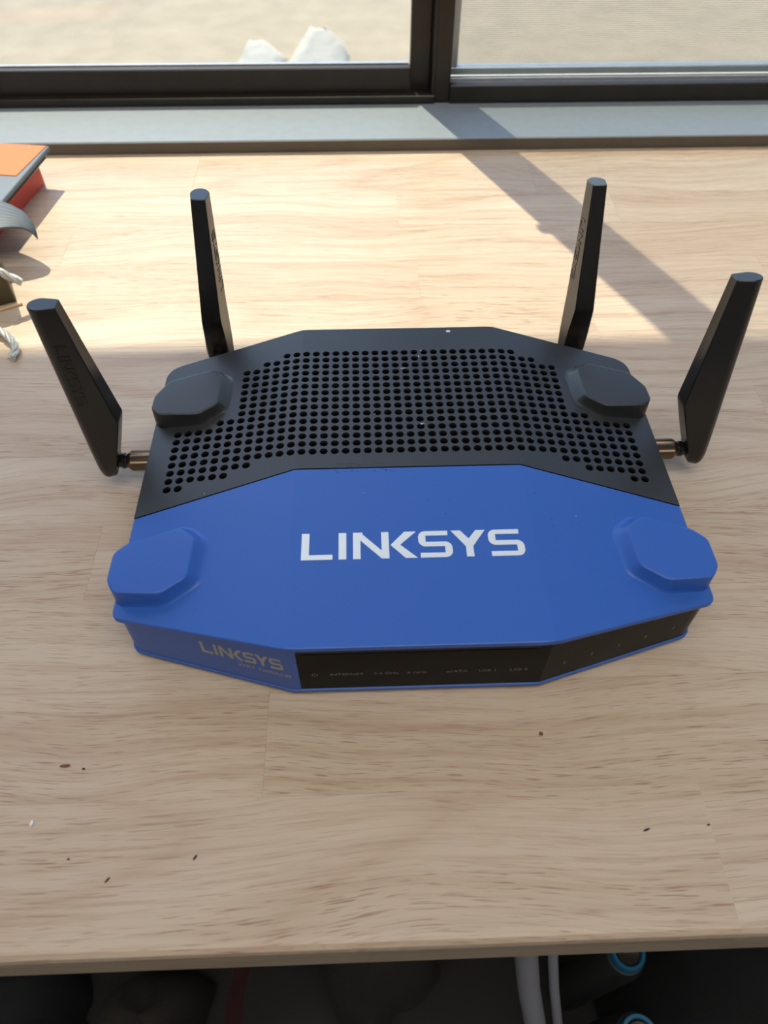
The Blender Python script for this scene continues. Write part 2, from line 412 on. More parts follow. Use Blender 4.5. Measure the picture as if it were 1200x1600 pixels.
# tiny bits lying on the desk
def bit(name, x, y, sx, sy, sz, rz, m, label):
    rr = random.Random(int(x * 7 + y)); rings = []
    for k, (t, q) in enumerate(((-1, .25), (-.6, .8), (0, 1), (.6, .85), (1, .3))):
        rings.append([(t * sx, q * sy * math.cos(a) * rr.uniform(.8, 1.1), sz * (1 + q * math.sin(a))) for a in [math.tau * i / 7 for i in range(7)]])
    o = MB().loft(rings).build(name, m, None, True, 60, loc=(x, y, 0)); o.rotation_euler.z = rz
    return tag(o, label, 'crumb')
bit('husk', -139.9, -122.8, 2.1, .7, .4, 0.05, CRUMBB, 'brown seed husk lying on the desk left of the router front')
bit('crumb', -132.4, -124.2, .55, .45, .4, 0.3, CRUMBD, 'dark grain on the desk just right of the brown husk')
bit('crumb', -147.1, -144.2, .7, 1.3, .5, -0.2, CRUMBW, 'white crumb near the left end of the desk front')
bit('crumb', -115.0, -164.6, 1.2, .35, .3, 0.9, CRUMBD, 'thin dark splinter near the desk front edge at the left')
bit('crumb', -84.6, -158.1, 1.1, .45, .3, 1.0, CRUMBD, 'dark splinter in front of the router left half')
bit('crumb', -130.5, -157.2, .5, .4, .3, 0.3, CRUMBD, 'small dark dot between the white crumb and the left splinter')
bit('crumb', 82.5, -153.9, 1.5, .4, .35, 0.3, CRUMBD, 'dark splinter in front of the router right half')
bit('crumb', 49.3, -115.8, .9, .9, .12, 0, CRUMBB, 'brown knot-like fleck right in front of the glossy router panel')
bit('crumb', 106.2, -152.9, .6, .35, .3, 0.2, CRUMBD, 'small dark fleck at the far right of the desk front')

# ------------------------------------------------------------------ router
router = empty('router', (0, 0, 0))
tag(router, 'blue and black wireless router with four upright antennas standing on the wooden desk', 'router')
WX = 122.6; KX = 51.3
SL = 0.128
def ztop(x, y=0): return 41.0 - SL * max(0.0, abs(x) - KX)
FY0, FY1 = -96.6, -75.3; RY0, RY1 = 97.0, 76.6; SY0, SY1 = -5.2, -24.6
def lerp_y(x, a, b):
    t = max(0.0, (abs(x) - KX)) / (WX - KX); return a + (b - a) * t

def plate(outline, holes, thick, mid_edges, m, name, parent, lipchamfer=0.0):
    """plate with real holes, folded along x = +-KX."""
    pts = []; edges = []
    def loop(P):
        k = len(pts); pts.extend(Vector(p) for p in P); edges.extend((k + i, k + (i + 1) % len(P)) for i in range(len(P)))
    loop(outline)
    for h in holes: loop(h)
    for a, b in mid_edges:
        k = len(pts); pts.extend((Vector(a), Vector(b))); edges.append((k, k + 1))
    V, E, Fc, _, _, _ = delaunay_2d_cdt(pts, edges, [], 0, 1e-5)
    import bisect
    # keep triangles inside the outline and outside the holes
    def inside(p, poly):
        c = False; j = len(poly) - 1
        for i in range(len(poly)):
            xi, yi = poly[i]; xj, yj = poly[j]
            if (yi > p[1]) != (yj > p[1]) and p[0] < (xj - xi) * (p[1] - yi) / (yj - yi) + xi: c = not c
            j = i
        return c
    hc = [(sum(p[0] for p in h) / len(h), sum(p[1] for p in h) / len(h)) for h in holes]
    grid = {}
    for q, h in zip(hc, holes): grid.setdefault((round(q[0] / 5), round(q[1] / 5)), []).append((q, h))
    keep = []
    for f in Fc:
        c = sum((V[i] for i in f), Vector((0, 0))) / len(f)
        if not inside(c, outline): continue
        gx, gy = round(c.x / 5), round(c.y / 5); bad = False
        for a in (-1, 0, 1):
            for b in (-1, 0, 1):
                for q, h in grid.get((gx + a, gy + b), ()):
                    if (q[0] - c.x) ** 2 + (q[1] - c.y) ** 2 < 4.5 and inside(c, h): bad = True
        if not bad: keep.append(f)
    n = len(V)
    verts = [(v.x, v.y, ztop(v.x)) for v in V] + [(v.x, v.y, ztop(v.x) - thick) for v in V]
    faces = [tuple(f) for f in keep] + [tuple(i + n for i in f[::-1]) for f in keep]
    cnt = {}
    for f in keep:
        for i in range(len(f)):
            a, b = f[i - 1], f[i]; k = (min(a, b), max(a, b)); cnt.setdefault(k, []).append((a, b))
    for k, e in cnt.items():
        if len(e) == 1: a, b = e[0]; faces.append((b, a, a + n, b + n))
    me = bpy.data.meshes.new(name); me.from_pydata([Vector(v) * MM for v in verts], [], faces)
    bm = bmesh.new(); bm.from_mesh(me)
    bmesh.ops.delete(bm, geom=[v for v in bm.verts if not v.link_faces], context='VERTS')
    if lipchamfer:
        top = [e for e in bm.edges if len(e.link_faces) == 2 and e.calc_face_angle(0) > 1.0 and min(v.co.z - (ztop(v.co.x / MM) - thick * .5) * MM for v in e.verts) > 0]
        bmesh.ops.bevel(bm, geom=top, offset=lipchamfer * MM, segments=2, affect='EDGES', profile=0.5)
    bm.to_mesh(me); bm.free(); me.materials.append(m)
    o = bpy.data.objects.new(name, me); COL.objects.link(o); o.parent = parent
    return o
def sym(right):  # right half listed from x>0 going; mirrored
    return [(-x, y, *r) for x, y, *r in right[::-1]]

# seam line with gap
def seam(dy): return [(KX, SY0 + dy, 0), (WX, SY1 + dy, 0)]
front = [(-KX, SY0, 0), (-WX, SY1, 0), (-WX, FY1, 3.5), (-KX, FY0, 5), (KX, FY0, 5), (WX, FY1, 3.5), (WX, SY1, 0), (KX, SY0, 0)]
front = round_corners(front, 3)
rear = [(-KX, SY0 + .45, 0), (KX, SY0 + .45, 0), (WX, SY1 + .45, 0), (WX, RY1, 8), (KX, RY0, 4), (-KX, RY0, 4), (-WX, RY1, 8), (-WX, SY1 + .45, 0)]
rear = round_corners(rear, 3)
PX, PY, Y1 = 5.12, 5.045, 76.4
HR = 1.93
row_cols = {1: (0, 11), 2: (0, 13), 10: (0, 17), 16: (14, 21), 17: (16, 21), 18: (20, 21)}
for k in range(3, 10): row_cols[k] = (0, 15)
for k in range(11, 16): row_cols[k] = (0, 21)
holes = []
for rw, (a, b) in row_cols.items():
    for k in range(a, b + 1):
        for s_ in (-1, 1):
            hx, hy = s_ * (PX / 2 + PX * k), Y1 - (rw - 1) * PY
            holes.append([(hx + HR * math.cos(t), hy + HR * math.sin(t)) for t in [math.tau * (q + .5) / 12 for q in range(12)]])
fold_r = [((s_ * KX, SY0 + .45), (s_ * KX, RY0)) for s_ in (-1, 1)]
fold_f = [((s_ * KX, SY0), (s_ * KX, FY0 + .3)) for s_ in (-1, 1)]
plate(ccw(rear), holes, 1.6, fold_r, BLACK, 'perforated_lid', router)
lid = plate(ccw(front), [], 2.4, fold_f, BLUE, 'blue_lid', router, 0.5)
lid['label'] = 'blue front lid'

# body shell beneath
def body_outline(ins):
    P = [(-KX, FY0 + ins, 0), (KX, FY0 + ins, 0), (WX - ins, FY1 + ins * .8, 5), (WX - ins, RY1 - ins * .8, 6), (KX, RY0 - ins, 0), (-KX, RY0 - ins, 0), (-WX + ins, RY1 - ins * .8, 6), (-WX + ins, FY1 + ins * .8, 5)]
    return ccw(round_corners(P, 3))
bo = body_outline(2.0)
# open-topped tray: outer wall, inner wall, floor
w = MB(); bi = offset_poly(bo, -1.8)
w.loft([[(x, y, ztop(x) - 4) for x, y in bi], [(x, y, ztop(x) - 1.7) for x, y in bi], [(x, y, ztop(x) - 1.7) for x, y in bo], [(x, y, 3.2) for x, y in bo]], False)
w.add([(x, y, 3.2) for x, y in bo], [tuple(range(len(bo)))])
w.build('base_shell', SHELL, router)
w = MB(); w.loft([[(x, y, ztop(x) - 1.7) for x, y in bi], [(x, y, 12) for x, y in bi]], False)
w.add([(x, y, 12) for x, y in bi], [tuple(range(len(bi)))])
w.build('inner_tray', INNER, router)
# underside chin (blue) and four feet
ch = body_outline(0.9); ch2 = body_outline(1.8)
cut = [p for p in ch]
w = MB(); w.loft([[(x, y, 2.0) for x, y in ch2], [(x, y, 2.6) for x, y in ch], [(x, y, 3.9) for x, y in ch], [(x, y, 4.4) for x, y in ch2]])
w.build('bottom_rim', BLUE, router)
for sx in (-1, 1):
    for sy in (-60, 58):
        w = MB(); w.tube([(sx * 100, sy, 0), (sx * 100, sy, 2.2)], 7, 16); w.build('foot', SHELL, router)
# fascia strips following the front
def strip(path, z0, z1, out, thick, name, m, parent=router, bev=0):
    """vertical band along a 2D path (left to right along the front, outward = to the right-hand side)."""
    P = [Vector(p) for p in path]; N = []
    for i in range(len(P)):
        a = P[max(i - 1, 0)]; b = P[min(i + 1, len(P) - 1)]
        e1 = (P[i] - a) if i > 0 else (b - P[i]); e2 = (b - P[i]) if i < len(P) - 1 else e1
        e1.normalize(); e2.normalize(); n1 = Vector((e1.y, -e1.x)); n2 = Vector((e2.y, -e2.x)); mm = (n1 + n2).normalized(); N.append(mm / max(.5, mm.dot(n1)))
    rings = []
    for p, n_ in zip(P, N):
        o = p + n_ * out; q = p + n_ * (out - thick); zt = z1(p.x) if callable(z1) else z1
        rings.append([(o.x, o.y, z0), (o.x, o.y, zt), (q.x, q.y, zt), (q.x, q.y, z0)])
    return MB().loft(rings).build(name, m, parent)
def subpath(P, n=8):
    out = []
    for i in range(len(P) - 1):
        a, b = Vector(P[i]), Vector(P[i + 1])
        for k in range(n): out.append(tuple(a.lerp(b, k / n)))
    return out + [P[-1]]
ins = 1.3
cR = round_corners([(KX, FY0 + ins, 0), (WX - ins, FY1 + ins * .8, 6), (WX - ins, -24, 0)], 6)
rp = [(-47.6, FY0 + ins), (KX, FY0 + ins)] + cR[1:]
lp = [(-x, y) for x, y in reversed(cR)] + [(-47.9, FY0 + ins)]
fa = strip(lp, 4.4, lambda x: ztop(x) - 4.2, 0, 2.2, 'side_fascia', BLUE); fa['label'] = 'blue left front fascia with grey lettering'
strip(lp, 4.4, lambda x: ztop(x) - 2.3, -0.7, 1.5, 'fascia_neck', BLUE)
pn = strip(rp, 4.7, lambda x: ztop(x) - 4.2, -0.1, 2.0, 'front_panel', PANEL); pn['label'] = 'glossy black indicator panel'
strip(rp, 4.4, lambda x: ztop(x) - 2.3, -0.8, 1.5, 'panel_neck', BLACK)
# recessed light slot with a glossy lip along the panel top
strip([(-45.5, FY0 + ins), (46.5, FY0 + ins)], 33.6, 34.8, 0.55, 0.6, 'panel_lip', PANEL)
strip([(-47.6, FY0 + ins), (47, FY0 + ins)], 35.2, 36.6, 0.35, 0.4, 'panel_groove', SHELL)

# ---- wordmark glyphs: list of polygons in a 93.5 x 13.3 box
def stroke(pts, wv, wh):
    """S stroke: pts centreline, rectangular-ish with separate widths; returns quads"""
    Q = []; n = len(pts); Lf = []; Rt = []
    for i in range(n):
        a = Vector(pts[max(i - 1, 0)]); b = Vector(pts[min(i + 1, n - 1)]); t = (b - a).normalized()
        nr = Vector((-t.y, t.x)); hw = (wv * abs(nr.x) + wh * abs(nr.y)) / (abs(nr.x) + abs(nr.y)) / 2
        p = Vector(pts[i]); Lf.append(tuple(p + nr * hw)); Rt.append(tuple(p - nr * hw))
    for i in range(n - 1): Q.append([Lf[i], Lf[i + 1], Rt[i + 1], Rt[i]])
    return Q
def arc(cx, cy_, rx, ry, a0, a1, n=5): return [(cx + rx * math.cos(a0 + (a1 - a0) * k / n), cy_ + ry * math.sin(a0 + (a1 - a0) * k / n)) for k in range(n + 1)]
H = 13.3
def glyph_S(x0, x1):
    tv, th = 3.1, 2.3; xl, xr = x0 + tv / 2, x1 - tv / 2; yt, ym, yb = H - th / 2, H / 2, th / 2; r = 1.7
    c = [(x1 - 1.6, yt)] + arc(xl + r, yt - r, r, r, math.pi / 2, math.pi) + arc(xl + r, ym + r, r, r, math.pi, 1.5 * math.pi)
    c += arc(xr - r, ym - r, r, r, math.pi / 2, 0) + arc(xr - r, yb + r, r, r, 0, -math.pi / 2) + [(x0 + 0.6, yb)]
    return stroke(c, tv, th)
WORD = []
WORD += [[(0, 0), (3.2, 0), (3.2, H), (0, H)], [(3.2, 0), (13, 0), (13, 2.4), (3.2, 2.4)]]
WORD += [[(15.5, 0), (18.7, 0), (18.7, H), (15.5, H)]]
WORD += [[(21.5, 0), (24.6, 0), (24.6, H), (21.5, H)], [(33.4, 0), (36.5, 0), (36.5, H), (33.4, H)], [(24.6, H), (24.6, 9.3), (33.4, 0), (33.4, 4.0)], [(24.6, 9.3), (24.6, H), (25.6, H), (25.0, 9.0)]]
WORD += [[(37.2, 6.65), (43.2, 13.3), (48.2, 13.3), (41.2, 6.65)], [(37.2, 6.65), (41.2, 6.65), (48.2, 0), (43.2, 0)]]
WORD += glyph_S(48.9, 63.0)
WORD += [[(62.9, H), (66.9, H), (71.6, 7.2), (68.6, 5.2)], [(77.4, H), (73.4, H), (68.6, 7.0), (71.7, 5.2)], [(68.6, 0), (71.7, 0), (71.7, 6.4), (68.6, 6.4)]]
WORD += glyph_S(78.4, 93.2)
def wordmark(name, m, parent, o, ex, ey, width, height, depth=0.12):
    """o = origin of the lower-left corner, ex/ey unit vectors; letters stand proud along ex x ey."""
    o = Vector(o); ex = Vector(ex).normalized(); ey = Vector(ey).normalized(); en = ex.cross(ey); w = MB()
    sx, sy = width / 93.2, height / H
    for q, poly in enumerate(WORD):
        d = depth + 0.002 * (q % 3)
        w.loft([[tuple(o + ex * x * sx + ey * y * sy + en * h) for x, y in poly] for h in (-0.05, d)])
    return w.build(name, m, parent)
wordmark('lettering', SILVER, lid, (-46.6, -55.9, 41.0), (1, -0.002, 0), (0, 1, 0), 93.0, 13.6, 0.15)

# side wall of the left wing: origin and axes
dL = Vector((-KX, FY0 + ins)) - Vector((-(WX - ins), FY1 + ins * .8)); dL.normalize()
exL = Vector((dL.x, dL.y, 0)); nL = Vector((dL.y, -dL.x, 0))
B0 = Vector((-(WX - ins), FY1 + ins * .8, 0))
def on_left(t, z): return B0 + exL * t + Vector((0, 0, z))
wm = wordmark('lettering', DULLSILVER, fa, on_left(35.6, 19.4), exL + Vector((0, 0, 0.02)), (0, 0, 1), 35.0, 8.4, 0.1)
def text_mesh(name, txt, m, parent, o, ex, ey, size, xs=1.0, center=True):
    cu = bpy.data.curves.new(name, 'FONT'); cu.body = txt; cu.size = 1; cu.extrude = 0.0; cu.offset = 0.012; cu.resolution_u = 2
    if center: cu.align_x = 'CENTER'
    t = bpy.data.objects.new('tmp', cu); COL.objects.link(t)
    me = bpy.data.meshes.new_from_object(t.evaluated_get(bpy.context.evaluated_depsgraph_get()))
    bpy.data.objects.remove(t, do_unlink=True)
    o = Vector(o); ex = Vector(ex).normalized(); ey = Vector(ey).normalized(); en = ex.cross(ey)
    for v in me.vertices:
        v.co = (o + ex * v.co.x * size * xs + ey * v.co.y * size + en * 0.08) * MM
    me.materials.clear(); me.materials.append(m); me.name = name
    ob = bpy.data.objects.new(name, me); COL.objects.link(ob); ob.parent = parent
    return ob
text_mesh('model_print', 'WRT 3200ACM', DULLSILVER, fa, on_left(61.9, 14.9), exL, (0, 0, 1), 3.3, 1.05)
fy = FY0 + ins - 0.05 + 0.1
for xc, s_ in ((-28.7, 'INTERNET'), (-12.9, '2.4 GHz'), (-0.4, '5 GHz'), (15.8, 'eSATA'), (28.3, 'USB 1'), (40.9, 'USB 2')):
    text_mesh('indicator_print', s_, FAINT, pn, (xc, fy, 16.0), (1, 0, 0), (0, 0, 1), 2.7, 1.1)
# power symbol: broken ring and a bar
w = MB()
P = arc(-41.5, 17.2, 1.25, 1.25, math.radians(125), math.radians(415), 14)
for a in range(len(P) - 1):
    p, q = P[a], P[a + 1]; c = (-41.5, 17.2); f_ = 0.78
    ip = (c[0] + (p[0] - c[0]) * f_, c[1] + (p[1] - c[1]) * f_); iq = (c[0] + (q[0] - c[0]) * f_, c[1] + (q[1] - c[1]) * f_)
    w.add([(p[0], fy - .09, p[1]), (q[0], fy - .09, q[1]), (iq[0], fy - .09, iq[1]), (ip[0], fy - .09, ip[1])], [(0, 1, 2, 3)])
w.add([(-41.65, fy - .09, 17.3), (-41.35, fy - .09, 17.3), (-41.35, fy - .09, 18.8), (-41.65, fy - .09, 18.8)], [(0, 1, 2, 3)])
w.build('power_symbol', FAINT, pn)
dR = Vector((WX - ins, FY1 + ins * .8)) - Vector((KX, FY0 + ins)); dR.normalize(); exR = Vector((dR.x, dR.y, 0)); nR = Vector((dR.y, -dR.x, 0))
for t in (9.2, 21.8, 34.5, 47.1, 60.5):
    c = Vector((KX, FY0 + ins, 16.2)) + exR * t + nR * 0.0
    w = MB(); w.loft([[tuple(c + exR * a + Vector((0, 0, b)) + nR * h) for a, b in ((-.35, -1.1), (.35, -.9), (.35, 1.1), (-.35, .9))] for h in (-.15, .03)])
    w.build('port_mark', ICONW, pn)

# ---- raised corner pads
def pad(poly, m, name, label, front_):
    poly = ccw(poly)
    base = round_corners([(x, y) for x, y in poly], 2.3)
    sgn = 1 if poly[0][0] > 0 else -1
    zt = 41.4
    def ring(off, t, dz=0.0, k=0.0):
        """t = 0 at the pad top, 1 at the lid surface; steep at the outer and front faces, sloping inwards"""
        out = []
        for (x, y), (px_, py_) in zip(base, offset_poly(base, 1.0)):
            nx, ny = px_ - x, py_ - y
            f = 1.0
            if off > 0:
                if not front_ and ny < 0: off_ = 0.8
                else: off_ = 1.0
                f = 1.0 if ny > 0 else 1.0 - (0.62 if front_ else 0.82) * min(1.0, -ny)
                f *= off_ * max(0.12, min(1.0, (121.5 - abs(x)) / 9.0))
            x = x + nx * off * f; y = y + ny * off * f
            x = sgn * min(abs(x), 124.0 - 2.0 * min(1.0, t * 1.1))
            out.append((x, y, (zt - k) * (1 - t) + (ztop(x) + 0.05) * t + dz))
        return out
    rings = [ring(-1.2, 0), ring(-0.4, 0, -.05), ring(0.0, 0, -.3), ring(0.35, 0.08, 0, .3), ring(2.0, .45, 0, .4), ring(3.3, .75, 0, .4), ring(4.3, .92), ring(5.2, .985), ring(6.0, 1.0, -.25)]
    o = MB().loft(rings).build(name, m, router, True, 60); o['label'] = label
    return o
FP = [(124, -50), (124, -64), (120.3, -69.5), (102, -70.4), (92.2, -62.8), (91.4, -43), (98.5, -37.3), (118.5, -44.4)]
RP = [(122.6, 46), (122.8, 36), (119, 32.3), (99.6, 32.2), (90.6, 39.6), (90.6, 60.5), (96, 65), (116.5, 57)]
pad([(-x, y) for x, y in FP], BLUE, 'corner_pad', 'blue raised corner pad', True)
pad(FP, BLUE, 'corner_pad', 'blue raised corner pad', True)
pad([(-x, y) for x, y in RP], BLACK, 'corner_pad', 'black raised corner pad', False)
pad(RP, BLACK, 'corner_pad', 'black raised corner pad', False)

# ---- dust, sticker dot and scuffs on the lid
def flat_dot(name, m, x, y, rx, ry, rz=0, parent=router, n=8):
    zz = ztop(x) + .04
    w = MB(); c, s_ = math.cos(rz), math.sin(rz)
    w.loft([[(x + rx * k * math.cos(a) * c - ry * k * math.sin(a) * s_, y + rx * k * math.cos(a) * s_ + ry * k * math.sin(a) * c, zz + h) for a in [math.tau * i / n for i in range(n)]] for k, h in ((1, -.03), (.6, .12))])
    return w.build(name, m, parent)
flat_dot('white_dot', DUST, 27.2, 93.6, 1.25, 1.0)
w = MB()
for x, y, rx, ry, a in ((11.4, 77.6, .25, .7, .2), (9.9, 72.9, .35, .6, .5), (0.8, 63.6, .9, .2, .4), (2.2, 63.9, .5, .2, .1), (8.2, 22.6, .7, .35, -.5), (9.3, 22.9, .35, .2, 0), (-42, 40, .2, .2, 0), (-14, 30, .25, .2, 0),
                        (-92, -14, .25, .2, 0), (60, 12, .2, .2, 0), (-100, -60, .2, .2, 0), (72, -34, .2, .2, 0), (-20, -20, .2, .15, 0)):
    w.loft([[(x + rx * k * math.cos(t + a), y + ry * k * math.sin(t + a), ztop(x) + h) for t in [math.tau * i / 6 for i in range(6)]] for k, h in ((1, .0), (.6, .12))])
tag(w.build('dust', DUST, router), kind='stuff')
w = MB(); rr = random.Random(4)
for i in range(46):
    x = rr.uniform(-34, -6); y = SY0 + rr.choice((rr.uniform(1.2, 3.2), rr.uniform(-2.6, -.8))); rx = rr.uniform(.2, .8); ry = rr.uniform(.08, .22)
    w.loft([[(x + rx * k * math.cos(t), y + ry * k * math.sin(t), ztop(x) + h) for t in [math.tau * j / 6 for j in range(6)]] for k, h in ((1, .0), (.6, .03))])
for i in range(16):
    x = rr.uniform(-75, 78); y = rr.uniform(-40, -12) - max(0, abs(x) - 50) * .25; rx = rr.uniform(.15, .6); ry = rr.uniform(.08, .2)
    w.loft([[(x + rx * k * math.cos(t), y + ry * k * math.sin(t), ztop(x) + h) for t in [math.tau * j / 6 for j in range(6)]] for k, h in ((1, .0), (.6, .03))])
tag(w.build('scuffs', SCUFF, router), kind='stuff')

# ---- antennas. Local frame: u = outward along the connector, w = up from the hinge, v = across
def antenna(hinge, out, tiltout, tiltlat, text_side, label):
    out = Vector(out); upv = Vector((0, 0, 1)); lat = upv.cross(out)      # v axis
    hinge = Vector(hinge)
    # tilt: rotate the blade about the hinge
    R = Matrix.Rotation(tiltout, 3, lat) @ Matrix.Rotation(tiltlat, 3, out)
    U, V_, W_ = R @ out, R @ lat, R @ upv
    def P(u, v, w_): return tuple(hinge + U * u + V_ * v + W_ * w_)
    st = [(-7.9, 4.9, 6.6, .8), (-7.5, 3.6, 7.8, 2.4), (-6.2, 2.3, 8.9, 3.9), (-4.2, 1.2, 9.8, 5.0), (-1.5, .5, 10.4, 5.7), (2.5, 0, 10.7, 6.0), (12, -3.2, 11.0, 5.8), (28.5, -8.2, 11.4, 5.1), (30.5, -8.3, 11.4, 5.0), (64, -3.6, 12.1, 4.1), (91.6, .1, 12.5, 3.45), (92, .4, 12.2, 3.2)]
    rings = []
    for w_, ui, uo, hi in st:
        c = min(.4, hi * .2); ro = min(5.2, (uo - ui) * .5); hm = hi + min(1.9, hi * .35)
        sec = [(ui, -hi + c), (ui, hi - c), (ui + c, hi + .1), (uo - ro, hm)]
        sec += [(uo - ro + ro * math.sin(a), hm * math.cos(a)) for a in [math.pi * k / 12 for k in range(1, 12)]]
        sec += [(uo - ro, -hm), (ui + c, -hi - .1)]
        rings.append([P(u, v, w_) for u, v in sec])
    bl = MB().loft(rings).build('antenna', ANT, router, True, 14); bl['label'] = label
    # lettering on one broad face, letter tops towards the router
    def face(u, w_):
        t = (w_ - 30.5) / (91.6 - 30.5); ui = -8.3 + 8.4 * t; hi = 5.0 - 1.55 * t; hm = hi + min(1.9, hi * .35); uo = 11.4 + 1.1 * t; um = uo - 5.2
        k = (u - ui) / (um - ui)
        return Vector(P(u, text_side * (hi + .1 + (hm - hi - .1) * k), w_))
    ey = (face(0.5, 58) - face(6.0, 58)).normalized()
    along = (face(4, 74) - face(4, 42)).normalized()
    en = ey.cross(along) if False else None
    side = V_ * text_side
    ex = along if along.cross(ey).dot(side) > 0 else -along
    o = face(6.3, 42.0 if ex.dot(W_) > 0 else 74.5)
    wordmark('lettering', EMBOSS, bl, o, ex, ey - ex * ey.dot(ex), 32.5, 4.9, 0.14)
    # connector: knurled brass sleeve, chamfered shoulder, black neck
    def ring_(u, r, n=36, kn=0.0):
        return [tuple(hinge + out * u + (lat * math.cos(a) + upv * math.sin(a)) * (r + (kn if k % 2 else 0))) for k, a in enumerate([math.tau * k / n for k in range(n)])]
    MB().loft([ring_(-24, 4.2), ring_(-20.6, 4.6), ring_(-20.4, 4.9, kn=.4), ring_(-6.6, 4.9, kn=.4), ring_(-5.6, 4.6), ring_(-4.2, 3.6)]).build('connector', BRASS, bl, True, 25)
    MB().loft([ring_(-6, 3.5, 20), ring_(-3.2, 3.5, 20), ring_(-3.0, 4.0, 20), ring_(-1.6, 4.0, 20), ring_(-1.4, 3.4, 20), ring_(2.0, 3.4, 20)]).build('hinge_neck', ANT, bl, True, 30)
    return bl
R_ = math.radians
antenna((-143.0, 26.5, 15.8), (-1, 0, 0), R_(0.3), R_(1.0), 1, 'front left antenna')
antenna((144.5, 26.5, 15.8), (1, 0, 0), R_(-2.2), R_(-9), 1, 'front right antenna')
antenna((-101.2, 104.5, 17.0), (0, 1, 0), R_(2.5), R_(3.0), -1, 'rear left antenna')
antenna((102.3, 104.5, 17.0), (0, 1, 0), R_(9.5), R_(-1.2), 1, 'rear right antenna')

# ------------------------------------------------------------------ things at the left edge of the desk
# red hardback under a slate box with an orange sheet
rb = empty('book', (-271, 345, 0), (0, 0, R_(-10))); tag(rb, 'red hardback book lying under the slate grey folder with the orange sheet', 'book')
MB().box(-150, 4, -88, 0, 0, 1.6, .4).build('cover', RED, rb)
MB().box(-148, 2.2, -86.5, -1.5, 1.6, 12.0).build('pages', PAPER, rb)
MB().box(2.4, 4, -88, 0, 1.2, 12.6, .4).build('spine', RED, rb)
MB().box(-150, 4, -88, 0, 12.0, 13.4, .4).build('cover', RED, rb)
MB().box(-150, 4.6, -87, -2, 13.5, 18.6).build('loose_sheet', PAPER, rb)
cs = empty('folder', (-256, 348, 18.8), (0, 0, R_(-8))); tag(cs, 'slate grey flat folder with an orange sheet on it, on the red book', 'folder')
MB().box(-150, -4, -92, -2, 0, 5.4, .3).build('filler', SHELL, cs)
MB().box(-150, .5, -97, .5, 5.4, 8.6, .6).build('upper_board', SLATE, cs)
MB().prism([(-150, -1), (-1.2, -.6), (-1.6, -3), (-4.5, -48), (-150, -46)], 8.6, 9.1).build('orange_sheet', ORANGE, cs)
# grey ribbed strap that curls down to a hooked point
strap = empty('strap', (-249, 243, 0)); tag(strap, 'grey ribbed strap with a curled pointed end lying across the books', 'strap')
rings = []
path = [(-90, 0, 28.5, 23), (-45, 0, 28.5, 23), (-28, -1, 28.8, 22), (-18, -2, 29, 19), (-8, -4, 29, 14.5), (0, -6, 28.5, 10.5), (5.5, -8, 27, 7), (9, -10, 24.5, 4.5), (11, -12, 21.5, 2.4), (11.8, -13.5, 19, .7)]
for x, y, zz, hw in path:
    rings.append([(x, y + 3 + hw * t, zz + .35 * math.cos(i * math.pi)) for i, t in enumerate([k / 8 - 1 for k in range(17)])] + [(x, y + 3 + hw * t, zz - 1.3) for t in [1 - k / 8 for k in range(17)]])
MB().loft(rings).build('band', SLATE, strap, True, 30)
MB().box(-90, -40, -16, 22, 0.0, 26.9, .5).build('folded_end', SLATE, strap)
# olive tin box, stick and silver cords
tin = empty('tin', (-244.5, 186.5, 0), (0, 0, R_(24))); tag(tin, 'small olive brown metal tin at the left edge of the desk', 'tin')
MB().box(-60, -.5, .5, 26, 0, 26, 0.8).build('body', OLIVE, tin)
MB().box(-60.5, 0, 0, 26.5, 24.5, 29.5, 0.8).build('lid', OLIVE, tin)
st_ = empty('stick', (-244, 184.5, 0), (0, 0, R_(30))); tag(st_, 'thin pale wooden stick lying on the desk along the front of the olive tin', 'stick')
MB().box(-60, 2.5, -3.2, -1.0, 0, 1.8, .5).build('shaft', STICK, st_)
def cord(name, pts, r, label, strands=3):
    t = empty(name, (0, 0, 0)); tag(t, label, 'cord')
    # smooth path
    P = [Vector(p) for p in pts]
    for _ in range(3):
        Q = [P[0]]
        for a, b in zip(P[:-1], P[1:]): Q += [a.lerp(b, .25), a.lerp(b, .75)]
        P = Q + [P[-1]]
    o = P[0].copy()
    for s_ in range(strands):
        path = []; L = 0
        for i, p in enumerate(P):
            if i: L += (p - P[i - 1]).length
            tg = (P[min(i + 1, len(P) - 1)] - P[max(i - 1, 0)]).normalized(); u = tg.cross(Vector((0, 0, 1)))
            u = (u if u.length > .01 else Vector((1, 0, 0))).normalized(); w_ = tg.cross(u); a = L / (r * 1.5) + math.tau * s_ / strands
            path.append(tuple(p + (u * math.cos(a) + w_ * math.sin(a)) * r * .5))
        MB().tube(path, r * .55, 7).build('strand', CORD, t, True, 60)
    return t
cord('cord', [(-290, 172, 33), (-266, 180, 33), (-252, 181.5, 30), (-245, 181.5, 26), (-240, 182, 21.5), (-234, 182, 18)], 2.6, 'twisted silver cord draped over the olive tin')
cord('cord', [(-264, 160, 3), (-252, 155, 4), (-243, 150, 5), (-235, 142, 5), (-229, 134, 4), (-230, 125, 3)], 2.4, 'grey cord end with a loop lying on the desk by the stick')

